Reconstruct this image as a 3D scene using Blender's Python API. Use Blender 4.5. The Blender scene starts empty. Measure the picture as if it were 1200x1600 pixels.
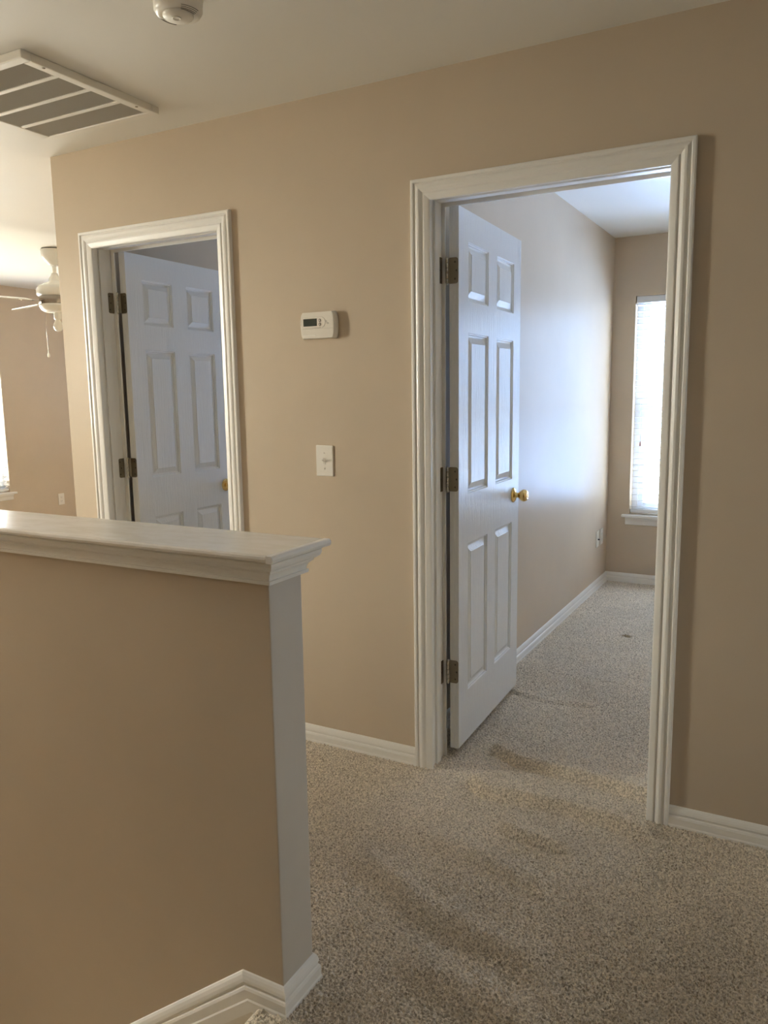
import bpy, bmesh, math, random
import numpy as np
from mathutils import Vector, Matrix
random.seed(4); rng = np.random.default_rng(7)
SC = bpy.context.scene
COL = SC.collection
R = math.radians
ZC = 2.457            # ceiling height

# ------------------------------------------------------------------ materials
def mat(name, col, rough=.5, metal=0., spec=.5):
    m = bpy.data.materials.new(name); m.use_nodes = True
    b = m.node_tree.nodes['Principled BSDF']
    b.inputs['Base Color'].default_value = (*col, 1)
    b.inputs['Roughness'].default_value = rough
    b.inputs['Metallic'].default_value = metal
    b.inputs['Specular IOR Level'].default_value = spec
    return m
def N(m, t, **kw):
    n = m.node_tree.nodes.new(t)
    for k, v in kw.items(): setattr(n, k, v)
    return n
def L(m, a, b): m.node_tree.links.new(a, b)
def bsdf(m): return m.node_tree.nodes['Principled BSDF']
def noise(m, scale, detail=3., rough=.6, stretch=None, distortion=0.):
    tc = N(m, 'ShaderNodeTexCoord'); n = N(m, 'ShaderNodeTexNoise')
    n.inputs['Scale'].default_value = scale; n.inputs['Detail'].default_value = detail
    n.inputs['Roughness'].default_value = rough; n.inputs['Distortion'].default_value = distortion
    if stretch:
        mp = N(m, 'ShaderNodeMapping'); mp.inputs['Scale'].default_value = stretch
        L(m, tc.outputs['Object'], mp.inputs['Vector']); L(m, mp.outputs['Vector'], n.inputs['Vector'])
    else: L(m, tc.outputs['Object'], n.inputs['Vector'])
    return n
def bump(m, src, strength, dist, prev=None):
    b = N(m, 'ShaderNodeBump'); b.inputs['Strength'].default_value = strength; b.inputs['Distance'].default_value = dist
    L(m, src, b.inputs['Height'])
    if prev: L(m, prev.outputs['Normal'], b.inputs['Normal'])
    L(m, b.outputs['Normal'], bsdf(m).inputs['Normal']); return b
def ramp(m, src, p0, c0, p1, c1):
    r = N(m, 'ShaderNodeValToRGB'); e = r.color_ramp.elements
    e[0].position = p0; e[0].color = (*c0, 1); e[1].position = p1; e[1].color = (*c1, 1)
    L(m, src, r.inputs['Fac']); L(m, r.outputs['Color'], bsdf(m).inputs['Base Color']); return r

def paint(name, col, rough, spec=.5, scuff=.04):
    m = mat(name, col, rough, spec=spec)
    n = noise(m, 1.6, 4)
    ramp(m, n.outputs['Fac'], .35, tuple(c*(1-scuff) for c in col), .65, tuple(min(1, c*(1+scuff*.5)) for c in col))
    bump(m, noise(m, 260, 2).outputs['Fac'], .10, .0008)
    return m
WALLC = (.58, .485, .37)
M_wall = paint('beige_wall_paint', WALLC, .34, .035)
M_end = paint('smudged_light_greyed_end_paint', (.56, .52, .46), .45, scuff=.10)  # greyer than the wall paint to carry bluish room light, plus random smudges
M_ceil = paint('flat_ceiling_paint', (.80, .785, .735), .55, .35, .01)
M_trim = mat('white_trim_gloss', (.82, .80, .75), .33)
bump(M_trim, noise(M_trim, 60, 3, .6, (1, 1, 1)).outputs['Fac'], .05, .0006)
def grain(name, col, st, rough=.3, strength=.28):
    m = mat(name, col, rough)
    n = noise(m, 9, 5, .65, st, .8)
    bump(m, n.outputs['Fac'], strength, .004)
    return m
M_head = grain('brushed_head_casing_white', (.82, .80, .75), (1.2, 30, 30), .33, .16)
M_door = grain('white_woodgrain_door', (.82, .82, .80), (14, 14, .9), .25, .8)
bsdf(M_door).inputs['Specular IOR Level'].default_value = .10
M_doorin = M_door
M_cap = mat('worn_white_cap_gloss', (.80, .76, .67), .20)
_n = noise(M_cap, 7, 5, .7, (1, 3, 1)); ramp(M_cap, _n.outputs['Fac'], .38, (.76, .72, .65), .6, (.83, .80, .75))
bump(M_cap, noise(M_cap, 14, 4, .6, (1, 6, 1)).outputs['Fac'], .08, .0015)
M_brass = mat('polished_brass', (.80, .56, .22), .16, 1)
M_hinge = mat('tarnished_nickel_hinge', (.25, .21, .145), .38, 1)
M_pin = mat('bright_hinge_pin', (.62, .58, .50), .25, 1)
M_screw = mat('dark_screw_head', (.10, .085, .06), .4, 1)
M_plast = mat('warm_white_plastic', (.78, .74, .66), .35)
M_plastg = mat('greyish_thermostat_plastic', (.72, .67, .58), .4)
M_btn = mat('grey_button_plastic', (.34, .30, .25), .5)
M_lcd = mat('dark_green_display', (.030, .040, .032), .15)
M_black = mat('black_rubber', (.012, .012, .012), .5)
M_grille = mat('white_grille_enamel', (.80, .77, .70), .4)
M_louver = mat('shade_grey_louver', (.56, .54, .49), .6)  # grey puts the shade on the slats into their colour
M_duct = mat('dark_duct', (.10, .095, .085), .8)
M_det = mat('ivory_detector_plastic', (.80, .765, .68), .38)
M_slot = mat('detector_dark_slot', (.10, .09, .075), .7)
M_fan = mat('white_fan_enamel', (.84, .83, .78), .25)
M_band = mat('brushed_nickel_band', (.36, .33, .29), .25, 1)
M_bulb = mat('frosted_bulb', (.86, .84, .78), .25)

M_vinyl = mat('white_window_vinyl', (.80, .82, .84), .4)
M_slat = mat('white_blind_slat', (.84, .84, .83), .4)
bsdf(M_slat).inputs['Transmission Weight'].default_value = 0
M_cord = mat('pale_blind_cord', (.7, .69, .66), .8)
M_tassel = mat('terracotta_cord_tassel', (.45, .22, .16), .6)
# thin pane of glass that lets light straight through
M_glass = bpy.data.materials.new('window_glass'); M_glass.use_nodes = True
_t = M_glass.node_tree; _t.nodes.remove(_t.nodes['Principled BSDF'])
_mix = _t.nodes.new('ShaderNodeMixShader'); _tr = _t.nodes.new('ShaderNodeBsdfTransparent'); _gl = _t.nodes.new('ShaderNodeBsdfGlossy')
_gl.inputs['Roughness'].default_value = .02; _mix.inputs[0].default_value = .06
_tr.inputs[0].default_value = (.95, .98, .97, 1)
_t.links.new(_tr.outputs[0], _mix.inputs[1]); _t.links.new(_gl.outputs[0], _mix.inputs[2])
_t.links.new(_mix.outputs[0], _t.nodes['Material Output'].inputs[0])

M_carpet = mat('beige_cut_pile_carpet', (.44, .37, .28), .95, spec=.1)
def carpet(m):
    f1 = noise(m, 150, 3, .7, (1, 1, 1), .8)          # yarn ends
    f2 = noise(m, 2.2, 4, .6)                          # vacuum marks and traffic
    mx = N(m, 'ShaderNodeMix', data_type='RGBA', blend_type='MULTIPLY'); mx.inputs[0].default_value = 1
    r1 = N(m, 'ShaderNodeValToRGB'); e = r1.color_ramp.elements
    e[0].position = .37; e[0].color = (.40, .33, .24, 1); e[1].position = .58; e[1].color = (1.0, .885, .715, 1)
    r2 = N(m, 'ShaderNodeValToRGB'); e = r2.color_ramp.elements
    e[0].position = .35; e[0].color = (.84, .84, .84, 1); e[1].position = .65; e[1].color = (1, 1, 1, 1)
    L(m, f1.outputs['Fac'], r1.inputs['Fac']); L(m, f2.outputs['Fac'], r2.inputs['Fac'])
    L(m, r1.outputs['Color'], mx.inputs[6]); L(m, r2.outputs['Color'], mx.inputs[7])
    # a small dark stain in the bedroom
    tc = N(m, 'ShaderNodeTexCoord'); vd = N(m, 'ShaderNodeVectorMath', operation='DISTANCE')
    vd.inputs[1].default_value = (-.868, 1.962, 0); L(m, tc.outputs['Object'], vd.inputs[0])
    ad = N(m, 'ShaderNodeMath', operation='MULTIPLY_ADD'); L(m, noise(m, 30, 2).outputs['Fac'], ad.inputs[0])
    ad.inputs[1].default_value = .05; L(m, vd.outputs['Value'], ad.inputs[2])
    rs = N(m, 'ShaderNodeValToRGB'); e = rs.color_ramp.elements
    e[0].position = .045; e[0].color = (.42, .34, .20, 1); e[1].position = .06; e[1].color = (1, 1, 1, 1)
    L(m, ad.outputs[0], rs.inputs['Fac'])
    m2 = N(m, 'ShaderNodeMix', data_type='RGBA', blend_type='MULTIPLY'); m2.inputs[0].default_value = 1
    L(m, mx.outputs[2], m2.inputs[6]); L(m, rs.outputs['Color'], m2.inputs[7])
    L(m, m2.outputs[2], bsdf(m).inputs['Base Color'])
    b = bump(m, noise(m, 330, 3, .7).outputs['Fac'], .7, .004)
    bsdf(m).inputs['Sheen Weight'].default_value = .25; bsdf(m).inputs['Sheen Roughness'].default_value = .5
carpet(M_carpet)
M_ground = mat('dry_lawn', (.30, .31, .20), .95)
ramp(M_ground, noise(M_ground, 3, 4).outputs['Fac'], .3, (.22, .25, .13), .7, (.36, .35, .24))
M_siding = mat('pale_siding', (.72, .74, .74), .7)
_w = N(M_siding, 'ShaderNodeTexWave', bands_direction='Z', wave_profile='SAW'); _w.inputs['Scale'].default_value = 1.3
_tc = N(M_siding, 'ShaderNodeTexCoord'); L(M_siding, _tc.outputs['Object'], _w.inputs['Vector']); bump(M_siding, _w.outputs['Fac'], .5, .02)
M_shingle = mat('tan_shingles', (.34, .31, .20), .9)
ramp(M_shingle, noise(M_shingle, 5, 3, .6, (1, 3, 3)).outputs['Fac'], .4, (.24, .22, .12), .6, (.46, .42, .28))

# ------------------------------------------------------------------ builders
class MB:
    def __init__(s): s.v = []; s.f = []; s.m = []; s.sm = []
    def add(s, vs, fs, mi=0, smooth=False):
        o = len(s.v); s.v += [tuple(v) for v in vs]
        for f in fs: s.f.append(tuple(i+o for i in f)); s.m.append(mi); s.sm.append(smooth)
        return s
    def box(s, a, b, mi=0, M=None):
        x0, y0, z0 = a; x1, y1, z1 = b
        vs = [(x0,y0,z0),(x1,y0,z0),(x1,y1,z0),(x0,y1,z0),(x0,y0,z1),(x1,y0,z1),(x1,y1,z1),(x0,y1,z1)]
        if M is not None: vs = [M @ Vector(v) for v in vs]
        return s.add(vs, [(3,2,1,0),(4,5,6,7),(0,1,5,4),(1,2,6,5),(2,3,7,6),(3,0,4,7)], mi)
    def lathe(s, prof, seg=32, M=None, mi=0, smooth=True):
        """prof: (radius, height) list, turned about local z"""
        vs = []; fs = []; n = len(prof)
        for r, z in prof:
            for k in range(seg):
                a = 2*math.pi*k/seg; vs.append(Vector((r*math.cos(a), r*math.sin(a), z)))
        for i in range(n-1):
            for k in range(seg):
                k2 = (k+1) % seg; fs.append((i*seg+k, i*seg+k2, (i+1)*seg+k2, (i+1)*seg+k))
        fs.append(tuple(range(seg-1, -1, -1))); fs.append(tuple((n-1)*seg+k for k in range(seg)))
        if M is not None: vs = [M @ v for v in vs]
        return s.add(vs, fs, mi, smooth)
    def prism(s, poly, z0, z1, M=None, mi=0):
        n = len(poly); vs = [Vector((x,y,z0)) for x,y in poly]+[Vector((x,y,z1)) for x,y in poly]
        fs = [tuple(range(n-1,-1,-1)), tuple(range(n,2*n))]+[(i,(i+1)%n,(i+1)%n+n,i+n) for i in range(n)]
        if M is not None: vs = [M @ v for v in vs]
        return s.add(vs, fs, mi)
    def tube(s, pts, r, seg=8, mi=0):
        pts = [Vector(p) for p in pts]; vs = []; fs = []
        for i, p in enumerate(pts):
            t = (pts[min(i+1,len(pts)-1)]-pts[max(i-1,0)]).normalized()
            a = t.orthogonal().normalized() if i == 0 else (a - a.dot(t)*t).normalized()
            b = t.cross(a)
            for k in range(seg):
                q = 2*math.pi*k/seg; vs.append(p + r*(math.cos(q)*a+math.sin(q)*b))
        for i in range(len(pts)-1):
            for k in range(seg):
                k2 = (k+1)%seg; fs.append((i*seg+k,i*seg+k2,(i+1)*seg+k2,(i+1)*seg+k))
        fs.append(tuple(range(seg-1,-1,-1))); fs.append(tuple((len(pts)-1)*seg+k for k in range(seg)))
        return s.add(vs, fs, mi, True)
    def sweep(s, path, normals, prof, mi=None, closed_ends=True):
        """mitred moulding: path points, one outward normal per segment, profile (out, up)"""
        P = [Vector(p) for p in path]; n = len(prof); segs = []
        for i in range(len(P)-1):
            t = (P[i+1]-P[i]).normalized(); nn = Vector(normals[i]).normalized(); u = nn.cross(t)
            segs.append((t, nn, u))
        for i, (t, nn, u) in enumerate(segs):
            rings = []
            for e in (0, 1):
                j = i+e
                if j == 0 or j == len(P)-1: bn = t
                else:
                    a = segs[j-1][0]; b = segs[j][0]; bn = (a+b).normalized()
                ring = []
                for (o, h) in prof:
                    q = P[j] + nn*o + u*h
                    q = q - t*((q-P[j]).dot(bn)/t.dot(bn)); ring.append(q)
                rings.append(ring)
            fs = [(k,(k+1)%n,(k+1)%n+n,k+n) for k in range(n)]
            if closed_ends: fs += [tuple(range(n-1,-1,-1)), tuple(range(n,2*n))]
            s.add(rings[0]+rings[1], fs, mi[i] if mi else 0)
        return s
    def build(s, name, mats, parent=None, bevel=0, seg=2, fix=True):
        me = bpy.data.meshes.new(name); me.from_pydata(s.v, [], s.f)
        if not isinstance(mats, (list, tuple)): mats = [mats]
        for m in mats: me.materials.append(m)
        me.polygons.foreach_set('material_index', s.m); me.polygons.foreach_set('use_smooth', s.sm)
        me.update()
        if fix:
            bm = bmesh.new(); bm.from_mesh(me); bmesh.ops.recalc_face_normals(bm, faces=bm.faces); bm.to_mesh(me); bm.free()
        o = bpy.data.objects.new(name, me); COL.objects.link(o)
        if parent is not None: o.parent = parent; o.matrix_parent_inverse = PINV.get(parent.name, parent.matrix_basis.inverted())
        if bevel:
            b = o.modifiers.new('b', 'BEVEL'); b.width = bevel; b.segments = seg; b.limit_method = 'ANGLE'; b.angle_limit = R(40)
        return o
PINV = {}
def tag(o, label, cat, group=None, kind=None):
    o['label'] = label; o['category'] = cat
    if group: o['group'] = group
    if kind: o['kind'] = kind
    return o
def struct(o, label, cat): return tag(o, label, cat, None, 'structure')
def empty(name, loc, label, cat, group=None, kind=None):
    o = bpy.data.objects.new(name, None); COL.objects.link(o); o.location = loc; o.empty_display_size = .05
    PINV[o.name] = Matrix.Translation(loc).inverted()
    return tag(o, label, cat, group, kind)
def frame(o, x, y, z=None):
    """matrix whose local x,y,z axes are the given world directions at origin o"""
    x = Vector(x).normalized(); y = Vector(y).normalized(); z = Vector(z).normalized() if z is not None else x.cross(y)
    M = Matrix.Identity(4)
    for i in range(3): M[i][0] = x[i]; M[i][1] = y[i]; M[i][2] = z[i]; M[i][3] = o[i]
    return M

# ------------------------------------------------------------------ layout numbers (metres)
XE = -3.035; T = .115
A_IN = (-1.178, -.405); B_IN = (-2.806, -2.104); CW = .07; ZT = 2.115
XL = -1.291; YB = 3.28; XW = -6.75
HX, HF, HB = -.9825, -1.229, -1.109        # half wall: end face, front face, rear face
W1 = (-1.135, .32, .51, 2.05)              # bedroom window opening x0,x1,z0,z1
W2 = (.95, 2.33, .52, 2.05)               # loft window (y0,y1,z0,z1)
W3 = (-1.90, -1.26, 1.20, 2.30)            # added unseen stairwell window that lights the hall walls from the left
W6 = (-.56, -.10, .60, 1.60)               # added unseen slim window that brightens the half wall's end face
W5 = (-5.55, -5.2, .52, 1.50)  # added unseen far-room window that brightens the loft wall
W4 = (-2.45, -1.95, .51, 2.05)             # window of the left bedroom

# ------------------------------------------------------------------ walls
def rough(i): return (i[0]-.038, i[1]+.026)
w = MB(); ra, rb = rough(A_IN), rough(B_IN); zr = 2.079
for x0, x1, z0, z1 in ((XE, rb[0], 0, ZC), (rb[0], rb[1], zr, ZC), (rb[1], ra[0], 0, ZC), (ra[0], ra[1], zr, ZC), (ra[1], 3.3, 0, ZC)):
    w.box((x0, 0, z0-.02 if z0 == 0 else z0), (x1, T, z1))
struct(w.build('wall_hall', M_wall), 'long beige hall wall that holds the two white door frames', 'wall')
def wall(name, label, boxes, m=M_wall):
    w = MB()
    for a, b in boxes: w.box(a, b)
    return struct(w.build(name, m), label, 'wall')
def holed(axis, p0, p1, lo, hi, holes, z0=-.02, z1=ZC):
    out = []; c = lo
    def bx(a, b, za, zb): out.append(((a, p0, za), (b, p1, zb)) if axis == 'x' else ((p0, a, za), (p1, b, zb)))
    for (h0, h1, hz0, hz1) in sorted(holes):
        bx(c, h0, z0, z1); bx(h0, h1, z0, hz0); bx(h0, h1, hz1, z1); c = h1
    bx(c, hi, z0, z1); return out
wall('wall_loft_side', 'beige wall running back from the left corner of the hall wall', [((XE, T, -.02), (-2.92, 4.3, ZC))])
wall('wall_divider', 'beige bedroom wall behind the right open door', [((XL-T, T, -.02), (XL, YB, ZC))])
wall('wall_window', 'beige bedroom end wall around the tall window', holed('x', YB, YB+.15, -3.035, 2.6, [W1, W4]))
wall('wall_bedroom_right', 'beige bedroom side wall opposite the open door', [((2.5, T, -.02), (2.6, YB, ZC))])
wall('wall_loft_west', 'sunlit beige far wall behind the ceiling fan', holed('y', XW-.15, XW, -1.35, 4.4, [W2]))
wall('wall_loft_north', 'beige wall closing the far room beyond the fan', holed('x', 4.3, 4.45, XW, -2.92, [W5]))
wall('wall_loft_south', 'beige wall of the far room behind the stairwell', [((XW-.15, -1.35, -.02), (-4.7, HF, ZC))])
wall('wall_stair_south', 'beige stairwell wall opposite the half wall', [((-4.85, -2.37, -2.9), (-1.08, -2.25, ZC))]+holed('y', -4.85, -4.7, -2.25, HF, [W3], -2.9, ZC))
wall('wall_hall_rear', 'beige hall wall behind the viewer', [((-2.8, -8.6, -.02), (3.3, -8.5, ZC)), ((-2.8, -8.5, -.02), (-2.7, -2.37, ZC))])
wall('wall_hall_right', 'beige hall wall at the right end', holed('y', 3.2, 3.35, -8.5, 0, [W6]))
# half wall: painted long faces, end face greyed in its paint for the light on it
w = MB(); w.box((-4.7, HF, -2.9), (HX, HB, 1.03))
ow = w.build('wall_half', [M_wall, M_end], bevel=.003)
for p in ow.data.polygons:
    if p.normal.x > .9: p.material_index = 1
struct(ow, 'beige half wall beside the stairwell under a white cap', 'half wall')
w = MB(); w.box((XW-.15, -1.35, ZC), (3.35, 4.45, ZC+.1)); w.box((-4.85, -8.6, ZC), (3.35, -1.35, ZC+.1))
struct(w.build('ceiling', M_ceil), 'smooth off-white ceiling over hall and rooms', 'ceiling')

# ------------------------------------------------------------------ carpet (real ridges and pile relief)
def seg_gauss(X, Y, pts, sig, amp, taper=.06):
    best = np.full(X.shape, 1e9); end = np.zeros(X.shape)
    for (x0, y0), (x1, y1) in zip(pts[:-1], pts[1:]):
        dx, dy = x1-x0, y1-y0; t = np.clip(((X-x0)*dx+(Y-y0)*dy)/(dx*dx+dy*dy), 0, 1)
        best = np.minimum(best, np.hypot(X-x0-t*dx, Y-y0-t*dy))
    return amp*np.exp(-(best/sig)**2)
RIDGES = [([(-1.02, .245), (-.90, .185), (-.68, .178), (-.45, .150), (-.38, .15)], .019, .034),
          ([(-1.0, -.04), (-.93, -.08), (-.73, -.06), (-.51, -.075), (-.40, -.10)], .020, .034),
          ([(-.80, -.26), (-.70, -.285), (-.60, -.29)], .024, .020),
          ([(-1.0, -.42), (-.80, -.44), (-.62, -.50)], .045, .011),
          ([(-1.1, -.62), (-.85, -.74), (-.55, -.80)], .05, .013),
          ([(-.75, -.95), (-.45, -1.0), (-.2, -.98)], .05, .012),
          ([(-1.2, .88), (-1.0, .83), (-.8, .86)], .02, .010)]
def relief(X, Y):
    z = np.zeros(X.shape)
    for pts, s, a in RIDGES:
        z += seg_gauss(X, Y, pts, s, a)
        z -= seg_gauss(X, Y, [(x_, y_-1.75*s) for x_, y_ in pts], s*.75, a*.42)   # crease in front of each wrinkle
    return z
def pile(shape, step, wl, amp):
    n = rng.standard_normal(shape); F = np.fft.rfft2(n)
    ky = np.fft.fftfreq(shape[0], step)[:, None]; kx = np.fft.rfftfreq(shape[1], step)[None, :]
    k = np.hypot(kx, ky*1.15)
    F *= np.exp(-((k*wl-1)/.45)**2)
    h = np.fft.irfft2(F, shape); return amp*h/h.std()
def patch(x0, x1, y0, y1, step, amp, wl):
    nx = int((x1-x0)/step)+1; ny = int((y1-y0)/step)+1
    X, Y = np.meshgrid(np.linspace(x0, x1, nx), np.linspace(y0, y1, ny))
    Z = relief(X, Y)+(pile(X.shape, step, wl, amp) if amp else 0)
    if not amp: Z = Z*0-.002
    V = np.stack([X, Y, Z], -1).reshape(-1, 3)
    i = np.arange(nx*ny).reshape(ny, nx)
    Fq = np.stack([i[:-1, :-1], i[:-1, 1:], i[1:, 1:], i[1:, :-1]], -1).reshape(-1, 4)
    return V, Fq
XN = -1.035     # where the landing rolls over into the stairs
pats = [patch(-1.80, 1.0, HF, 0.02, .0026, .0024, .0105),
        patch(-1.291, -.20, .015, 1.2, .0028, .0022, .0105),
        patch(-1.291, .10, 1.197, YB, .0038, .0020, .0115),
        patch(-.20, .10, .02, 1.2, .05, 0, 1),
        patch(.10, 2.5, 0, YB, .5, 0, 1), patch(1.0, 3.2, -2.9, 0, .5, 0, 1),
        patch(-2.7, 3.2, -8.5, -2.9, .5, 0, 1), patch(-2.7, XN, -2.9, -2.3, .3, 0, 1), patch(XN, 1.0, -2.9, HF, .004, .003, .0115), patch(-4.7, -1.80, HF, 0.02, .5, 0, 1),
        patch(XW, -4.7, HF, .02, .5, 0, 1), patch(XW, -1.291, .02, 4.3, .5, 0, 1)]
def sub(x0, x1, y0, y1, z=-.045):
    V = np.array([(x0, y0, z), (x1, y0, z), (x1, y1, z), (x0, y1, z), (x0, y0, z-.2), (x1, y0, z-.2), (x1, y1, z-.2), (x0, y1, z-.2)])
    return V, np.array([(0, 1, 2, 3), (7, 6, 5, 4), (0, 4, 5, 1), (1, 5, 6, 2), (2, 6, 7, 3), (3, 7, 4, 0)])
pats += [sub(XW, 2.5, HB, 4.3), sub(XN, 3.2, -8.5, HB), sub(-2.7, XN, -8.5, -2.3), sub(2.5, 3.2, HB, 0), sub(XW, -4.7, -1.35, HB)]
vs = np.concatenate([p[0] for p in pats]); off = np.cumsum([0]+[len(p[0]) for p in pats[:-1]])
fs = np.concatenate([p[1]+o for p, o in zip(pats, off)])
me = bpy.data.meshes.new('floor'); me.vertices.add(len(vs)); me.vertices.foreach_set('co', vs.astype(np.float32).ravel())
me.loops.add(fs.size); me.loops.foreach_set('vertex_index', fs.astype(np.int32).ravel())
me.polygons.add(len(fs)); me.polygons.foreach_set('loop_start', np.arange(0, fs.size, 4, dtype=np.int32))
me.update(calc_edges=True); me.validate(); me.materials.append(M_carpet)
me.polygons.foreach_set('use_smooth', [True]*len(fs))
o = bpy.data.objects.new('floor', me); COL.objects.link(o)
struct(o, 'rumpled beige carpet running from the hall into the bedrooms', 'carpet floor')

# carpeted stairs going down to the left in front of the half wall
w = MB(); prof = []
RISE, RUN = .195, .25; x, z = -.99, -.001
prof.append((-.94, -.001))
for k in range(13):
    e = x-RUN*k; zz = -RISE*k-.001
    for a in range(0, 100, 12): prof.append((e-.045-.022*math.sin(R(a)), zz-.022+.022*math.cos(R(a))))
    prof += [(e-.062, zz-.045), (e-.040, zz-.05), (e-.040, zz-RISE)]
prof += [(x-RUN*13-.4, -RISE*13-.001), (x-RUN*13-.4, -2.9), (-.94, -2.9)]
w.prism(prof, 0, 1.03, frame((0, HF+.005, 0), (1, 0, 0), (0, 0, 1), (0, -1, 0)))
st = w.build('staircase', M_carpet); struct(st, 'carpeted stairs dropping away in front of the half wall', 'stairs')

# ------------------------------------------------------------------ trim
CAS = [(0, 0), (0, .016), (.003, .0185), (.010, .0185), (.0125, .0165), (.0135, .0125), (.0165, .0125), (.019, .0155), (.024, .0175), (.031, .0175),
       (.037, .0145), (.0405, .0118), (.043, .0105), (.0455, .0105), (.0465, .0128), (.050, .0135), (.062, .0110), (.067, .0095), (.07, .0075), (.07, 0)]
def casing(inn, name, label, reveal=.008):
    x0, x1 = inn[0]-CW, inn[1]+CW
    root = empty(name, ((x0+x1)/2, 0, 0), label, 'door frame', None, 'structure')
    # profile: out = away from wall (-y), up = towards the opening; path clockwise round the outside
    w = MB(); pr = [(t, d) for d, t in CAS]
    n = (0, -1, 0)
    # going up the left side, right along the head, down the right: u = n x t points inward
    w.sweep([(x1, 0, -.02), (x1, 0, ZT), (x0, 0, ZT), (x0, 0, -.02)], [n]*3, pr, [0, 1, 0])
    w.build('casing', [M_trim, M_head], root)
    w = MB()   # casing on the room side
    w.sweep([(x0, T, -.02), (x0, T, ZT), (x1, T, ZT), (x1, T, -.02)], [(0, 1, 0)]*3, pr)
    w.build('casing', M_trim, root)
    j0, j1, jz = inn[0]-reveal, inn[1]+.008, ZT-CW+.014
    w = MB()
    w.box((j0-.018, .0005, -.02), (j0, T-.0005, jz+.018)); w.box((j1, .0005, -.02), (j1+.018, T-.0005, jz+.018)); w.box((j0, .0005, jz), (j1, T-.0005, jz+.018))
    w.build('jamb', M_trim, root, .0015)
    w = MB(); a, b = .040, .076
    w.box((j0, a, -.02), (j0+.010, b, jz)); w.box((j1-.010, a, -.02), (j1, b, jz)); w.box((j0+.010, a, jz-.010), (j1-.010, b, jz))
    w.build('door_stop', M_trim, root, .002)
    return root, j0, j1
trA, jA, jA1 = casing(A_IN, 'trim_1', 'white moulded frame of the near right bedroom doorway', .012)
trB, jB, jB1 = casing(B_IN, 'trim_2', 'white moulded frame of the far left doorway', .019)
# strike plate on the right jamb is out of sight from the hall

BASE = [(0, -.02), (.0155, -.02), (.0155, .006), (.0135, .010), (.0135, .030), (.0115, .036), (.0085, .0385), (.0085, .043), (.0105, .046), (.0095, .054), (.0070, .062), (.0035, .0675), (0, .069)]
def base(name, label, path, normals, cap=True):
    w = MB(); w.sweep(path, normals, BASE); return struct(w.build(name, M_trim), label, 'baseboard')
# u = n x t must be up: for n=(0,-1,0), t must be (1,0,0) -> n x t = (0*0-0*0, ..) = (0,0,1)
base('baseboard_hall_middle', 'white baseboard between the two doorways behind the half wall', [(B_IN[1]+CW, 0, 0), (A_IN[0]-CW, 0, 0)], [(0, -1, 0)])
base('baseboard_hall_right', 'white baseboard right of the near bedroom doorway', [(A_IN[1]+CW, 0, 0), (3.2, 0, 0)], [(0, -1, 0)])
base('baseboard_hall_left', 'white baseboard at the left corner of the hall wall', [(XE, 4.3, 0), (XE, 0, 0), (B_IN[0]-CW, 0, 0)], [(-1, 0, 0), (0, -1, 0)])
base('baseboard_bedroom', 'white baseboard along the bedroom wall and under its window', [(XL, T+.075, 0), (XL, YB, 0), (2.5, YB, 0)], [(1, 0, 0), (0, -1, 0)])
base('baseboard_bedroom_front', 'white baseboard on the bedroom side of the hall wall', [(2.5, T, 0), (A_IN[1]+CW, T, 0)], [(0, 1, 0)])
base('baseboard_loft', 'white baseboard at the foot of the far wall', [(XW, -1.1, 0), (XW, 4.3, 0)], [(1, 0, 0)])
SL = (.25, -.195); sl = math.hypot(*SL); sx0 = -1.075
PX = -4.3; pz = (PX-sx0)*(-SL[1]/SL[0])
hb = base('baseboard_half_wall', 'white baseboard wrapping the foot of the half wall and raking down the stairs',
     [(-4.7+0*PX, HB, 0), (HX, HB, 0), (HX, HF, 0), (sx0, HF, 0), (PX, HF, pz)][::-1], [(0, -1, 0), (0, -1, 0), (1, 0, 0), (0, 1, 0)])
# stringer board under the raking moulding
w = MB(); dx, dz = -SL[0]/sl, SL[1]/sl
pl = [(sx0+.03, -.012), (sx0, -.020), (PX, pz-.020), (PX, pz-.40), (sx0+.03, -.35)]
w.prism(pl, 0, .008, frame((0, HF, 0), (1, 0, 0), (0, 0, 1), (0, -1, 0)))
struct(w.build('trim_4', M_cap), 'flat painted stringer board below the raking stair moulding', 'stair stringer')

# cap of the half wall: board with rounded nose + stepped moulding below
tr3 = empty('trim_3', (HX-.9, (HF+HB)/2, 1.03), 'white wooden cap on top of the half wall', 'half wall cap', None, 'structure')
OV = .050; zc0, zc1 = 1.064, 1.080
w = MB(); w.box((-4.7, HF-OV+.018, zc0), (HX+OV-.018, HB+OV-.018, zc1)); w.build('cap_board', M_cap, tr3, .001)
nose = [(0, 0), (.013, 0), (.0165, .003), (.018, .008), (.0165, .013), (.013, .016), (0, .016)]
w = MB(); w.sweep([(-4.7, HF-OV+.018, zc0), (HX+OV-.0185, HF-OV+.018, zc0)], [(0, -1, 0)], nose); w.build('nosing', M_cap, tr3)
w = MB(); w.sweep([(HX+OV-.018, HF-OV+.0005, zc0), (HX+OV-.018, HB+OV-.0005, zc0)], [(1, 0, 0)], nose); w.build('nosing', M_trim, tr3)
w = MB(); w.sweep([(HX+OV-.0185, HB+OV-.018, zc0), (-4.7, HB+OV-.018, zc0)], [(0, 1, 0)], nose); w.build('nosing', M_cap, tr3)
MO = [(0, 0), (.012, 0), (.0125, .004), (.0125, .0075), (.0085, .0085), (.0090, .013), (.0115, .019), (.0165, .0245), (.021, .027), (.021, .0315), (.0255, .0325), (.0315, .037), (.0345, .044), (.0345, .050), (.030, .0555), (0, .0555)]
w = MB(); zm = 1.0085
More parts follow.
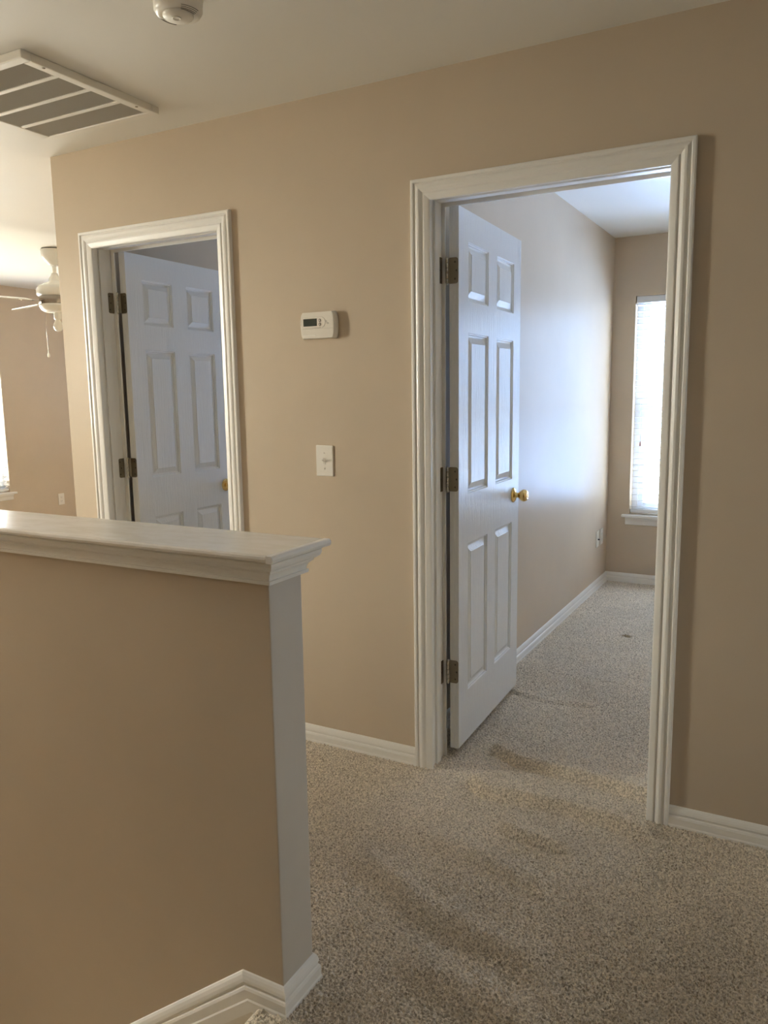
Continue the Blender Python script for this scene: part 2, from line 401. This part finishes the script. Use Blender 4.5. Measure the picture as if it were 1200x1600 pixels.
w.sweep([(-4.7, HF, zm), (HX, HF, zm), (HX, HB, zm), (-4.7, HB, zm)], [(0, -1, 0), (1, 0, 0), (0, 1, 0)], MO); w.build('moulding', M_trim, tr3)

# ------------------------------------------------------------------ six-panel doors
LOOPS = [(0, 0), (.002, .0008), (.0035, .0045), (.0075, .0055), (.0095, .0110), (.0135, .0120), (.0165, .0120), (.038, .0030), (.0392, .0012)]
def door_panel(W, z0, z1, th, M):
    """slab: local x along width, y thickness (0 = visible face), z up"""
    ws = MB(); st = .098; mid = .100; pw = (W-2*st-mid)/2
    xs = [0, st, st+pw, st+pw+mid, W-st, W]
    zs = [z0, .238, .828, 1.018, 1.620, 1.732, 1.940, z1]
    for face in (0, 1):
        y0 = 0 if face == 0 else th; sg = 1 if face == 0 else -1
        for i in range(5):
            for k in range(7):
                a, b, c, d = xs[i], xs[i+1], zs[k], zs[k+1]
                if i in (1, 3) and k in (1, 3, 5):
                    vs = []; fs = []
                    for (ins, dep) in LOOPS:
                        vs += [(a+ins, y0+sg*dep, c+ins), (b-ins, y0+sg*dep, c+ins), (b-ins, y0+sg*dep, d-ins), (a+ins, y0+sg*dep, d-ins)]
                    for q in range(len(LOOPS)-1):
                        for e in range(4): fs.append((q*4+e, q*4+(e+1) % 4, q*4+4+(e+1) % 4, q*4+4+e))
                    l = (len(LOOPS)-1)*4; fs.append((l, l+1, l+2, l+3))
                    ws.add([M @ Vector(v) for v in vs], fs)
                else:
                    ws.add([M @ Vector(v) for v in ((a, y0, c), (b, y0, c), (b, y0, d), (a, y0, d))], [(0, 1, 2, 3)])
    # edges
    E = [((0,0,z0),(0,th,z0),(0,th,z1),(0,0,z1)), ((W,0,z0),(W,th,z0),(W,th,z1),(W,0,z1)), ((0,0,z0),(W,0,z0),(W,th,z0),(0,th,z0)), ((0,0,z1),(W,0,z1),(W,th,z1),(0,th,z1))]
    for e in E: ws.add([M @ Vector(v) for v in e], [(0, 1, 2, 3)])
    return ws
def rounded(wd, h, r, n=5):
    p = []
    for cx, cy, a0 in ((wd-r, r, -90), (wd-r, h-r, 0)):
        for k in range(n+1): a = R(a0+90*k/n); p.append((cx+r*math.cos(a), cy+r*math.sin(a)))
    return [(0, 0)]+p+[(0, h)]
def hinge(root, zc, edge_o, edge_dir, jx, py, pinxy):
    h = .090; z0 = zc-h/2
    w = MB()
    # leaf let into the door edge: plane facing the hall
    e = Vector((*edge_dir, 0)); nrm = Vector((e.y, -e.x, 0))
    if nrm.y > 0: nrm = -nrm
    M = frame(Vector((*edge_o, z0)), e, (0, 0, 1), nrm)
    w.prism(rounded(.0335, h, .010), -.0005, .0018, M)
    # leaf on the jamb
    M2 = frame(Vector((jx, py, z0)), (0, -1, 0), (0, 0, 1), (1, 0, 0))
    w.prism(rounded(.033, h, .010), -.0003, .0018, M2)
    # knuckle wings joining both leaves to the pin
    for (ax, ay) in ((jx, py), tuple(edge_o)):
        d = Vector((pinxy[0]-ax, pinxy[1]-ay, 0)); l_ = d.length
        Mk = frame(Vector((ax, ay, z0)), d, (0, 0, 1)); w.box((-.001, .002, -.0009), (l_, h-.002, .0009), 0, Mk)
    leaf = w.build('hinge', M_hinge, root, .0004)
    w = MB()
    for k in range(5):
        za = z0+k*h/5+.0006; zb = z0+(k+1)*h/5-.0006
        w.lathe([(.0052, za), (.0056, za+.0006), (.0056, zb-.0006), (.0052, zb)], 14, Matrix.Translation((*pinxy, 0)))
    w.lathe([(.001, z0-.004), (.004, z0-.003), (.0045, z0), (.0035, z0+.001)], 12, Matrix.Translation((*pinxy, 0)))
    w.lathe([(.0035, z0+h-.001), (.005, z0+h), (.005, z0+h+.002), (.002, z0+h+.004)], 12, Matrix.Translation((*pinxy, 0)))
    b = w.build('barrel', M_pin, None); b.parent = leaf
    for Mh, q in [(M, p) for p in ((.0215, .016), (.027, .045), (.0215, .074))]+[(M2, p) for p in ((.0255, .016), (.019, .045), (.0255, .074))]:
        w = MB(); w.lathe([(.0028, .0015), (.0036, .0022), (.002, .0023)], 12, Mh @ Matrix.Translation((*q, 0)))
        s_ = w.build('screw', M_screw, None); s_.parent = leaf
KNOB = [(.0, 0), (.032, 0), (.0335, .002), (.0325, .005), (.0275, .0075), (.0255, .0100), (.016, .0118), (.0125, .014), (.0115, .020), (.012, .027), (.015, .030), (.0165, .0315),
        (.0215, .036), (.0255, .042), (.0272, .049), (.0265, .056), (.0235, .062), (.018, .0665), (.0125, .068), (.012, .0675), (.0105, .0672), (.010, .0690), (0, .0690)]
def door(name, label, corner, ang, W, knob_s, knob_z, hz, jx, pin):
    t = R(ang); u = Vector((math.cos(t), math.sin(t), 0)); n = Vector((-math.sin(t), math.cos(t), 0)); th = .035
    root = empty(name, (pin[0], pin[1], 0), label, 'door', None, 'structure')
    M = frame(Vector((*corner, 0)), u, n, (0, 0, 1))
    door_panel(W, .034, 2.049, th, M).build('door_panel', M_door, root)
    for side, y, d in ((0, 0, -1), (1, th, 1)):
        Mk = M @ frame((knob_s, y, knob_z), (1, 0, 0), (0, 0, 1) if d < 0 else (0, 0, -1), (0, d, 0))
        k = MB(); k.lathe(KNOB[11:], 40, Mk); kb = k.build('knob', M_brass, root)
        k = MB(); k.lathe(KNOB[:12], 40, Mk); r_ = k.build('rosette', M_brass, None); r_.parent = kb; r_.matrix_parent_inverse = Matrix.Identity(4)
        kb.matrix_parent_inverse = PINV[root.name]
    # latch face on the swinging edge
    k = MB(); k.box((W-.0005, .005, knob_z-.028), (W+.0012, .030, knob_z+.028), 0, M); k.box((W, .011, knob_z-.009), (W+.010, .024, knob_z+.009), 0, M)
    k.build('latch', M_brass, root, .001)
    back = Vector((*corner, 0)) + n*th
    ed = -n
    for z in hz: hinge(root, z, (back.x, back.y), (ed.x, ed.y), jx, T+.001, (back.x-.0065, T+.0055))
    return root
door('door_1', 'white six-panel bedroom door standing open with full brass knob in view', (-1.131, .129), 92.1, .755, .672, .945, (1.829, 1.084, .343), jA, (jA+.009, .1215))
door('door_2', 'shaded white six-panel door in the left doorway, lower half behind the half wall', (-2.764, .137), 91.0, .695, .638, .925, (1.824, 1.074, .325), jB, (jB+.009, .1215))

# ------------------------------------------------------------------ windows and blinds
def window(name, label, axis, plane, inward, o0, o1, z0, z1, units, depth=.15, stool=True):
    """axis: 'x' opening runs along x, in a wall at y=plane; inward: +-1 direction (along the other axis) into the room"""
    if axis == 'x': P = lambda a, d, z: (a, plane-inward*0+inward*d, z)
    else: P = lambda a, d, z: (plane+inward*d, a, z)
    # d is distance into the room (negative = into the wall)
    root = empty(name, P((o0+o1)/2, 0, z0), label, 'window', None, 'structure')
    def bx(w, a0, a1, d0, d1, za, zb):
        p, q = P(a0, d0, za), P(a1, d1, zb)
        w.box(tuple(min(i, j) for i, j in zip(p, q)), tuple(max(i, j) for i, j in zip(p, q)))
    fd = (-.145, -.085)
    w = MB(); f = .042
    bx(w, o0, o0+f, *fd, z0, z1); bx(w, o1-f, o1, *fd, z0, z1); bx(w, o0+f, o1-f, *fd, z1-f, z1); bx(w, o0+f, o1-f, *fd, z0, z0+f)
    uw = (o1-o0-2*f)/units
    for k in range(1, units): bx(w, o0+f+uw*k-.03, o0+f+uw*k+.03, *fd, z0+f, z1-f)
    w.build('window_frame', M_vinyl, root, .003)
    zm = (z0+z1)/2-.012
    for k in range(units):
        a = o0+f+uw*k+(.03 if k else 0); b = o0+f+uw*(k+1)-(.03 if k < units-1 else 0)
        for nm, za, zb, dd in (('upper_sash', zm-.02, z1-f, (-.140, -.118)), ('lower_sash', z0+f, zm+.02, (-.117, -.095))):
            w = MB(); s = .034
            bx(w, a, a+s, *dd, za, zb); bx(w, b-s, b, *dd, za, zb); bx(w, a+s, b-s, *dd, za, za+s); bx(w, a+s, b-s, *dd, zb-s, zb)
            sa = w.build(nm, M_vinyl, root, .003)
            w = MB(); bx(w, a+s, b-s, sum(dd)/2-.001, sum(dd)/2+.001, za+s, zb-s); g = w.build('pane', M_glass, None); g.parent = sa
            sa.matrix_parent_inverse = PINV[root.name]
    if stool:
        w = MB(); bx(w, o0-.048, o1+.048, 0, .045, z0-.022, z0-.002); bx(w, o0, o1, -.085, 0, z0-.022, z0-.002); w.build('sill', M_trim, root, .005, 3)
        w = MB()
        pr = [(0, 0), (.008, 0), (.011, .005), (.012, .030), (.016, .040), (.020, .046), (.020, .056), (0, .056)]
        if axis == 'x': w.sweep([P(o0-.024, 0, z0-.078), P(o1+.024, 0, z0-.078)], [(0, -1, 0)], pr)
        else: w.sweep([P(o0-.024, 0, z0-.078), P(o1+.024, 0, z0-.078)], [(1, 0, 0)], pr)
        w.build('apron', M_trim, root)
    return root, P, bx
def blind(label, P, bx, o0, o1, z0, z1, tilt, n, group, tassel=True):
    root = empty('window_blind', P((o0+o1)/2, -.035, z1), label, 'blind', group)
    o0 += .006; o1 -= .006
    w = MB(); bx(w, o0, o1, -.062, -.008, z1-.045, z1-.001); w.build('headrail', M_slat, root, .002)
    w = MB(); bx(w, o0, o1, -.062, -.008, z0+.012, z0+.034); w.build('bottom_rail', M_slat, root, .003)
    w = MB(); zs = np.linspace(z0+.055, z1-.060, n); hw = .0245
    for z in zs:
        vs = []; K = 4
        for a in (o0+.002, o1-.002):
            for k in range(K+1):
                s = -1+2*k/K; d = -.035+hw*s*math.cos(tilt); zz = z+hw*s*math.sin(tilt)+.0035*(1-s*s)
                vs.append(P(a, d, zz))
            for k in range(K, -1, -1):
                s = -1+2*k/K; d = -.035+hw*s*math.cos(tilt); zz = z+hw*s*math.sin(tilt)+.0035*(1-s*s)-.0030
                vs.append(P(a, d, zz))
        m = 2*(K+1)
        w.add(vs, [(k, (k+1) % m, (k+1) % m+m, k+m) for k in range(m)]+[tuple(range(m-1, -1, -1)), tuple(range(m, 2*m))])
    w.build('slats', M_slat, root)
    for a in ([o0+.09, (o0+o1)/2, o1-.09] if o1-o0 > 1.2 else [o0+.09, o1-.09]):
        w = MB()
        for d in (-.0625, -.0075): w.tube([P(a, d, z0+.03), P(a, d, z1-.04)], .0011, 6)
        w.build('ladder_cord', M_cord, root)
    if tassel:
        a = o0+.055
        w = MB(); w.tube([P(a, -.004, z1-.04), P(a, -.004, 1.03)], .0013, 6); c = w.build('pull_cord', M_cord, root)
        w = MB(); w.lathe([(.001, .02), (.004, .012), (.007, -.012), (.005, -.016)], 12, Matrix.Translation(P(a, -.004, 1.02))); t_ = w.build('tassel', M_tassel, None); t_.parent = c
        c.matrix_parent_inverse = PINV[root.name]
    return root
_, P1, b1 = window('window_1', 'tall white bedroom window at the end of the bedroom', 'x', YB, -1, *W1, 2)
blind('white slatted blind, opened, in the bedroom window past the open door', P1, b1, *W1, R(9), 34, None)
_, P2, b2 = window('window_2', 'bright far-room window at the left edge of the photo', 'y', XW, 1, *W2, 1)
blind('white slatted blind in the sunlit far-room window near the fan', P2, b2, *W2, R(22), 34, None, False)
window('added_window_3', 'added stairwell window lighting the hall from the left, out of view', 'y', -4.7, 1, *W3, 1, stool=False)
window('added_window_6', 'added slim window lighting the half wall end, out of view', 'y', 3.2, -1, *W6, 1, stool=False)
_, P4, b4 = window('window_4', 'window of the left bedroom, hidden behind its open door', 'x', YB, -1, *W4, 1)

window('added_window_5', 'added far-room window brightening the far wall, out of view', 'x', 4.3, -1, *W5, 1)
# ------------------------------------------------------------------ return air grille on the ceiling
vx0, vx1, vy0, vy1 = -2.775, -2.185, -.785, -.205; vt = .026
vent = empty('return_air_grille', ((vx0+vx1)/2, (vy0+vy1)/2, ZC), 'white square ceiling return grille with four grey louvered panels', 'air vent')
w = MB(); f = .036; zb = ZC-vt
for a, b in (((vx0, vy0), (vx1, vy0+f)), ((vx0, vy1-f), (vx1, vy1)), ((vx0, vy0+f), (vx0+f, vy1-f)), ((vx1-f, vy0+f), (vx1, vy1-f))):
    w.box((a[0], a[1], zb), (b[0], b[1], ZC-.0005))
w.build('frame', M_grille, vent, .003)
ph = (vy1-vy0-2*f)
bw = .017; pw = (ph-3*bw)/4
for k in range(3):
    y = vy0+f+(k+1)*pw+k*bw
    w = MB(); w.box((vx0+f, y, zb+.001), (vx1-f, y+bw, ZC-.002)); w.build('divider_bar', M_grille, vent, .0015)
for k in range(4):
    y = vy0+f+k*(pw+bw); w = MB(); n = 52
    for i in range(n):
        x = vx0+f+(i+.5)*(vx1-vx0-2*f)/n
        M = frame((x, y, zb+.008), (math.cos(R(42)), 0, math.sin(R(42))), (0, 1, 0))
        w.box((-.0065, 0, -.0005), (.0065, pw, .0005), 0, M)
    w.build('louver_panel', M_louver, vent)
w = MB(); w.box((vx0+f-.005, vy0+f-.005, ZC-.004), (vx1-f+.005, vy1-f+.005, ZC-.0008)); w.build('filter_backing', M_duct, vent)
for fx, fy in ((vx1-.012, vy0+.09), (vx1-.012, vy1-.10), (vx0+.3, vy0+.014)):
    w = MB(); w.lathe([(.003, zb-.0012), (.0055, zb-.0005), (.0055, zb+.001)], 14, Matrix.Translation((fx, fy, 0)))
    w.build('screw', M_hinge, vent)

# ------------------------------------------------------------------ smoke detector
sx, sy = -1.545, -.790
det = empty('smoke_detector', (sx, sy, ZC), 'round ivory smoke detector on the ceiling at the top edge', 'smoke detector')
Mi = Matrix.Translation((sx, sy, ZC)) @ Matrix.Scale(-1.28, 4, (0, 0, 1))
w = MB(); w.lathe([(0, .0005), (.068, .0005), (.069, .004), (.067, .010), (.062, .011), (.0, .011)], 56, Mi); w.build('base', M_det, det)
w = MB(); w.lathe([(0, .011), (.0625, .011), (.0645, .014), (.0645, .021), (.0620, .024), (.0635, .027), (.0635, .034), (.058, .041), (.049, .0445), (.046, .044), (.0, .044)], 56, Mi); w.build('cover', M_det, det)
w = MB(); w.lathe([(0, .043), (.040, .043), (.0405, .0465), (.037, .0500), (0, .0505)], 48, Mi @ Matrix.Translation((.004, -.006, 0))); w.build('sounder_dome', M_det, det)
w = MB(); w.lathe([(0, .050), (.0115, .050), (.0120, .0525), (.0095, .0525), (.0085, .0510), (0, .0512)], 28, Mi @ Matrix.Translation((.002, -.010, 0))); w.build('test_button', M_det, det)
for sgn, cx in ((1, .053), (-1, -.053)):
    for k in range(4):
        w = MB()
        r = .047+.004*k; pts = []
        for i in range(9):
            a = R(-26+52*i/8)+(0 if sgn > 0 else math.pi)
            pts.append(Mi @ Vector((r*math.cos(a-.25), r*math.sin(a-.25), .0452-.0045*max(0, (r-.049)/.009))))
        w.tube(pts, .0007, 6)
        w.build('slot_vent', M_slot, det)

# ------------------------------------------------------------------ thermostat
th = empty('wall_thermostat', (-1.632, 0, 1.655), 'white programmable thermostat with dark display on the hall wall', 'thermostat')
Mw = lambda x, z, y=0: frame((x, y, z), (1, 0, 0), (0, 0, 1), (0, -1, 0))   # local z leaves the wall
w = MB(); w.box((-.073, -.045, 0), (.073, .045, .005), 0, Mw(-1.632, 1.655)); w.build('back_plate', M_plastg, th, .003)
w = MB()
hw, hh = .0785, .0485
pl = []
for i in range(13):     # bulging rounded sides
    s = -1+2*i/12; pl.append((hw-.005*s*s-.004*max(0, abs(s)-.8)/.2, hh*s))
pl = pl+[(-x, y) for x, y in pl[::-1]]
n = len(pl); lay = [(1.0, .004), (1.0, .016), (.975, .022), (.93, .0255), (.90, .0265)]
vs = []; fs = []
for sc, z in lay: vs += [Vector((x*sc, y*(sc if sc > .97 else .97-.0*(1-sc)), z)) for x, y in pl]
for q in range(len(lay)-1):
    for k in range(n): fs.append((q*n+k, q*n+(k+1) % n, q*n+n+(k+1) % n, q*n+n+k))
fs += [tuple(range(n-1, -1, -1)), tuple(range((len(lay)-1)*n, len(lay)*n))]
M = Mw(-1.632, 1.655); w.add([M @ v for v in vs], fs); w.build('body', M_plastg, th)
def oval(hw, hh, k=8):
    p = []
    for cx, a0 in ((hw-hh, -90), (-(hw-hh), 90)):
        for i in range(k+1): a = R(a0+180*i/k); p.append((cx+hh*math.cos(a), hh*math.sin(a)))
    return p
Mp = Mw(-1.651, 1.6645)
w = MB(); pts = [Mp @ Vector((x, y, .0266)) for x, y in oval(.0545, .019)]; w.tube(pts+[pts[0]], .0012, 6); w.build('display_rim', M_plast, th)
w = MB(); w.box((-.030, -.0135, .026), (.030, .0135, .0273), 0, Mw(-1.663, 1.6655)); w.build('screen', M_lcd, th, .0008)
for z in (1.6715, 1.6575):
    w = MB(); w.lathe([(0, .026), (.0058, .026), (.0058, .0278), (.0046, .0286), (0, .0286)], 24, Mw(-1.620, z)); bt = w.build('button', M_btn, th)
    w = MB(); sgn = 1 if z > 1.665 else -1
    w.prism([(-.0026, -.0014*sgn), (.0026, -.0014*sgn), (0, .0024*sgn)][::sgn], .0286, .0290, Mw(-1.620, z)); a_ = w.build('arrow', M_plast, None); a_.parent = bt
    bt.matrix_parent_inverse = PINV[th.name]
w = MB(); w.box((-.066, -.0003, .0262), (.070, .0003, .0268), 0, Mw(-1.632, 1.642)); w.build('flap_seam', M_btn, th)
w = MB(); w.prism(oval(.029, .0032), .0262, .0274, Mw(-1.667, 1.6185)); w.build('finger_ridge', M_plast, th, .0006)
w = MB()   # the small grey maker's mark right of the buttons
for pts in ([(-.009, .005), (-.004, .007), (.001, .004), (-.003, .002), (-.007, .003)], [(-.004, .001), (.001, .000), (.006, -.003)], [(-.001, -.004), (.004, -.006), (.010, -.005), (.006, -.002)]):
    w.tube([Mw(-1.590, 1.664) @ Vector((x, y, .0268)) for x, y in pts], .0006, 5)
w.build('emblem', M_btn, th)

# ------------------------------------------------------------------ light switch and outlets
def plate(root, M, w_, h_, m=M_plast):
    b = MB(); b.box((-w_/2, -h_/2, 0), (w_/2, h_/2, .0055), 0, M); return b.build('plate', m, root, .0028, 3)
Ms = Mw(-1.629, 1.150)
sw = empty('light_switch', (-1.629, 0, 1.150), 'white toggle light switch below the thermostat', 'light switch')
plate(sw, Ms, .076, .118)
w = MB(); w.box((-.0055, -.0125, .005), (.0055, .0125, .0066), 0, Ms); w.build('toggle_slot', M_plastg, sw, .0006)
w = MB(); w.box((-.0045, -.0048, -.004), (.0045, .0048, .0165), 0, Ms @ Matrix.Translation((0, .0005, .0062)) @ Matrix.Rotation(R(-28), 4, 'X')); w.build('toggle', M_plast, sw, .001)
for z in (.030, -.030):
    w = MB(); w.lathe([(0, .005), (.0034, .005), (.0034, .0062), (.002, .0068), (0, .0068)], 16, Ms @ Matrix.Translation((0, z, 0))); s_ = w.build('screw', M_plastg, sw)
    w = MB(); w.box((-.0004, -.0026, .0066), (.0004, .0026, .0070), 0, Ms @ Matrix.Translation((0, z, 0))); q = w.build('slot', M_btn, None); q.parent = s_
    s_.matrix_parent_inverse = PINV[sw.name]
def outlet(name, label, M, jack):
    root = empty(name, M.translation, label, 'wall plate' if jack else 'outlet')
    plate(root, M, .072, .116)
    if jack:
        w = MB(); w.lathe([(0, .005), (.0062, .005), (.0062, .007), (.0048, .0075), (.0048, .017), (0, .017)], 16, M @ Matrix.Translation((.006, -.004, 0))); w.build('jack', M_black, root)
    else:
        for z in (.0195, -.0195):
            w = MB(); w.prism(oval(.0165, .0135), .005, .0072, M @ Matrix.Translation((0, z, 0))); r_ = w.build('receptacle', M_plast, root, .0006)
            w = MB()
            for dx, h in ((-.006, .0075), (.006, .0065)): w.box((dx-.0009, z-h/2+.002, .0070), (dx+.0009, z+h/2+.002, .0075), 0, M)
            w.lathe([(0, .0070), (.0023, .0070), (.0023, .0075), (0, .0075)], 12, M @ Matrix.Translation((0, z-.008, 0)))
            s_ = w.build('slots', M_black, None); s_.parent = r_; r_.matrix_parent_inverse = PINV[root.name]
    w = MB(); w.lathe([(0, .005), (.003, .005), (.003, .0062), (0, .0066)], 14, M if not jack else M @ Matrix.Translation((0, .042, 0))); w.build('screw', M_plastg, root)
    return root
ML = lambda y, z: frame((XL, y, z), (0, 1, 0), (0, 0, 1), (1, 0, 0))
outlet('cable_wall_plate', 'white wall plate with a black jack, first of two on the bedroom wall', ML(2.985, .362), True)
outlet('wall_outlet', 'white duplex outlet nearest the bedroom corner, beside the jack plate', ML(3.105, .362), False)
outlet('wall_outlet', 'white outlet low on the sunlit far wall below the fan', frame((XW, 2.905, .378), (0, 1, 0), (0, 0, 1), (1, 0, 0)), False)

# ------------------------------------------------------------------ ceiling fan
fx, fy = -4.837, 1.458
fan = empty('ceiling_fan', (fx, fy, ZC), 'white ceiling fan with metal band and bare bulb in the far room', 'ceiling fan')
def down(h): return Matrix.Translation((fx, fy, ZC)) @ Matrix.Scale(-1, 4, (0, 0, 1))
D = down(0)
w = MB(); w.lathe([(0, .006), (.083, .006), (.086, .012), (.084, .032), (.080, .052), (.064, .082), (.040, .106), (.024, .118), (0, .119)], 40, D); cn = w.build('canopy', M_fan, fan)
w = MB(); w.lathe([(0, .0005), (.078, .0005), (.078, .0065), (0, .0065)], 40, D); cg = w.build('ceiling_gasket', M_black, None); cg.parent = cn; cn.matrix_parent_inverse = PINV[fan.name]
w = MB(); w.lathe([(.0, .110), (.0135, .110), (.0135, .190), (0, .190)], 20, D); w.build('downrod', M_fan, fan)
w = MB(); w.lathe([(0, .168), (.020, .168), (.026, .185), (.040, .205), (.044, .228), (.075, .240), (.112, .258), (.130, .282), (.131, .318), (.122, .330), (0, .332)], 48, D); w.build('motor_housing', M_fan, fan)
w = MB(); w.lathe([(0, .330), (.116, .330), (.118, .334), (.118, .386), (.115, .390), (0, .390)], 48, D); bd = w.build('metal_band', M_band, fan)
w = MB(); w.lathe([(0, .388), (.118, .388), (.121, .394), (.119, .402), (.104, .428), (.085, .440), (.0, .444)], 48, D); w.build('switch_housing', M_fan, fan)
w = MB(); w.lathe([(0, .440), (.024, .440), (.026, .452), (.026, .486), (.022, .492), (0, .492)], 24, D); w.build('bulb_socket', M_fan, fan)
w = MB(); w.lathe([(0, .488), (.016, .488), (.019, .500), (.029, .520), (.034, .540), (.032, .556), (.022, .571), (.009, .577), (0, .578)], 28, D); w.build('light_bulb', M_bulb, fan)
cxy = Vector((fx-.065, fy-.05, 0))
w = MB(); w.tube([(cxy.x, cxy.y, ZC-.435), (cxy.x-.004, cxy.y, ZC-.55), (cxy.x, cxy.y, ZC-.735)], .0016, 6); ch = w.build('pull_chain', M_band, fan)
w = MB(); w.lathe([(0, .728), (.006, .730), (.010, .745), (.008, .757), (0, .761)], 16, Matrix.Translation((cxy.x-fx, cxy.y-fy, 0)) @ D); cb = w.build('chain_bob', M_fan, None); cb.parent = ch; ch.matrix_parent_inverse = PINV[fan.name]
def blade(ang):
    Mb = Matrix.Translation((fx, fy, ZC-.362)) @ Matrix.Rotation(R(ang), 4, 'Z') @ Matrix.Rotation(R(-11), 4, 'X')
    w = MB(); pl = [(.20, -.055), (.60, -.068), (.645, -.055), (.66, -.025), (.66, .025), (.645, .055), (.60, .068), (.20, .055)]
    w.prism(pl, -.003, .003, Mb); b = w.build('blade', M_fan, fan, .001)
    w = MB(); w.prism([(.10, -.016), (.17, -.014), (.23, -.040), (.26, -.030), (.26, .030), (.23, .040), (.17, .014), (.10, .016)], -.0085, -.0035, Mb); i_ = w.build('blade_iron', M_band, None, .001); i_.parent = b
    b.matrix_parent_inverse = PINV[fan.name]
for k in range(4): blade(166+90*k)

# ------------------------------------------------------------------ outside
nh = empty('neighbor_house', (-7, 44, -6), 'pale sided house next door seen through the bedroom blind', 'house')
w = MB(); w.box((-16, 40, -6), (2, 48, .05)); w.build('siding_wall', M_siding, nh)
w = MB(); w.prism([(39.4, .0), (44, .42), (48.6, .0)], -16.5, 2.5, frame((0, 0, 0), (0, 1, 0), (0, 0, 1), (1, 0, 0))); w.build('roof', M_shingle, nh)
sun = bpy.data.lights.new('sun', 'SUN'); sun.energy = 60; sun.angle = .009
so = bpy.data.objects.new('sun', sun); COL.objects.link(so); so.location = (0, -5, 20)
so.rotation_euler = (R(48), 0, 0)          # high southern sun: lights the neighbour, enters none of these windows

# ------------------------------------------------------------------ daylight: bright sky, warmer on the left (sunny) side
wd = bpy.data.worlds.new('sky'); SC.world = wd; wd.use_nodes = True; nt = wd.node_tree
bg = nt.nodes['Background']
tc = nt.nodes.new('ShaderNodeTexCoord'); sp = nt.nodes.new('ShaderNodeSeparateXYZ'); nt.links.new(tc.outputs['Generated'], sp.inputs[0])
mr = nt.nodes.new('ShaderNodeMapRange'); mr.interpolation_type = 'SMOOTHSTEP'
for i, v in zip((1, 2, 3, 4), (-.75, -.25, 1., 0.)): mr.inputs[i].default_value = v
nt.links.new(sp.outputs['X'], mr.inputs[0])
def wmix(fac, c0, c1):
    m_ = nt.nodes.new('ShaderNodeMix'); m_.data_type = 'RGBA'
    nt.links.new(fac, m_.inputs[0])
    for i_, c in ((6, c0), (7, c1)):
        if isinstance(c, tuple): m_.inputs[i_].default_value = (*c, 1)
        else: nt.links.new(c, m_.inputs[i_])
    return m_.outputs[2]
# below the horizon the sky gives way to pale sunlit ground
gr = nt.nodes.new('ShaderNodeMapRange'); gr.interpolation_type = 'SMOOTHSTEP'
for i, v in zip((1, 2, 3, 4), (-.25, .0, 1., 0.)): gr.inputs[i].default_value = v
nt.links.new(sp.outputs['Z'], gr.inputs[0])
SKY_N, GND_N = (5., 7.6, 13.), (19., 27., 46.)
SKY_E, GND_E = (34., 33., 32.), (4., 4., 4.)
SKY_W, GND_W = (94., 87., 79.), (31., 28., 24.)
north = wmix(gr.outputs[0], SKY_N, GND_N); west = wmix(gr.outputs[0], SKY_W, GND_W)
me_ = nt.nodes.new('ShaderNodeMapRange'); me_.interpolation_type = 'SMOOTHSTEP'
for i, v in zip((1, 2, 3, 4), (.72, .92, 0., 1.)): me_.inputs[i].default_value = v
nt.links.new(sp.outputs['X'], me_.inputs[0])
east = wmix(gr.outputs[0], SKY_E, GND_E)
nt.links.new(wmix(me_.outputs[0], wmix(mr.outputs[0], north, west), east), bg.inputs[0]); bg.inputs[1].default_value = 1.0
def portal(name, loc, rot, sx, sy):
    l = bpy.data.lights.new(name, 'AREA'); l.shape = 'RECTANGLE'; l.size = sx; l.size_y = sy; l.cycles.is_portal = True
    o = bpy.data.objects.new(name, l); COL.objects.link(o); o.location = loc; o.rotation_euler = rot
def pw(W, y): portal('window_portal', ((W[0]+W[1])/2, y, (W[2]+W[3])/2), (R(-90), 0, 0), W[1]-W[0], W[3]-W[2])
pw(W1, YB+.155); pw(W4, YB+.155); pw(W5, 4.455)
for W, X in ((W2, XW-.155), (W3, -4.86)): portal('window_portal', (X, (W[0]+W[1])/2, (W[2]+W[3])/2), (0, R(-90), 0), W[3]-W[2], W[1]-W[0])

portal('window_portal', (3.36, (W6[0]+W6[1])/2, (W6[2]+W6[3])/2), (0, R(90), 0), W6[3]-W6[2], W6[1]-W6[0])
# ------------------------------------------------------------------ camera
f, yaw, pitch, roll = 1222.2554, -.50027, .149706, -.014523
cyy, syy = math.cos(yaw), math.sin(yaw); cp, sp_ = math.cos(pitch), math.sin(pitch); cr, sr = math.cos(roll), math.sin(roll)
fwd = Vector((syy*cp, cyy*cp, -sp_)); right = Vector((cyy, -syy, 0)); up = right.cross(fwd)
r2 = cr*right+sr*up; u2 = -sr*right+cr*up
cam = bpy.data.cameras.new('camera'); co = bpy.data.objects.new('camera', cam); COL.objects.link(co)
co.matrix_world = frame((0, -2.5167, 1.39918), r2, u2, -fwd)
cam.sensor_fit = 'HORIZONTAL'; cam.sensor_width = 36; cam.lens = f*36/1200; cam.clip_start = .02
SC.camera = co

SC.view_settings.view_transform = 'Standard'; SC.view_settings.look = 'None'; SC.view_settings.gamma = 1; SC.view_settings.use_curve_mapping = False
SC.view_settings.exposure = 0.16
cy = SC.cycles
cy.max_bounces = 14; cy.diffuse_bounces = 8; cy.glossy_bounces = 4; cy.transparent_max_bounces = 12
cy.caustics_reflective = False; cy.caustics_refractive = False; cy.sample_clamp_indirect = 8
cy.use_denoising = True
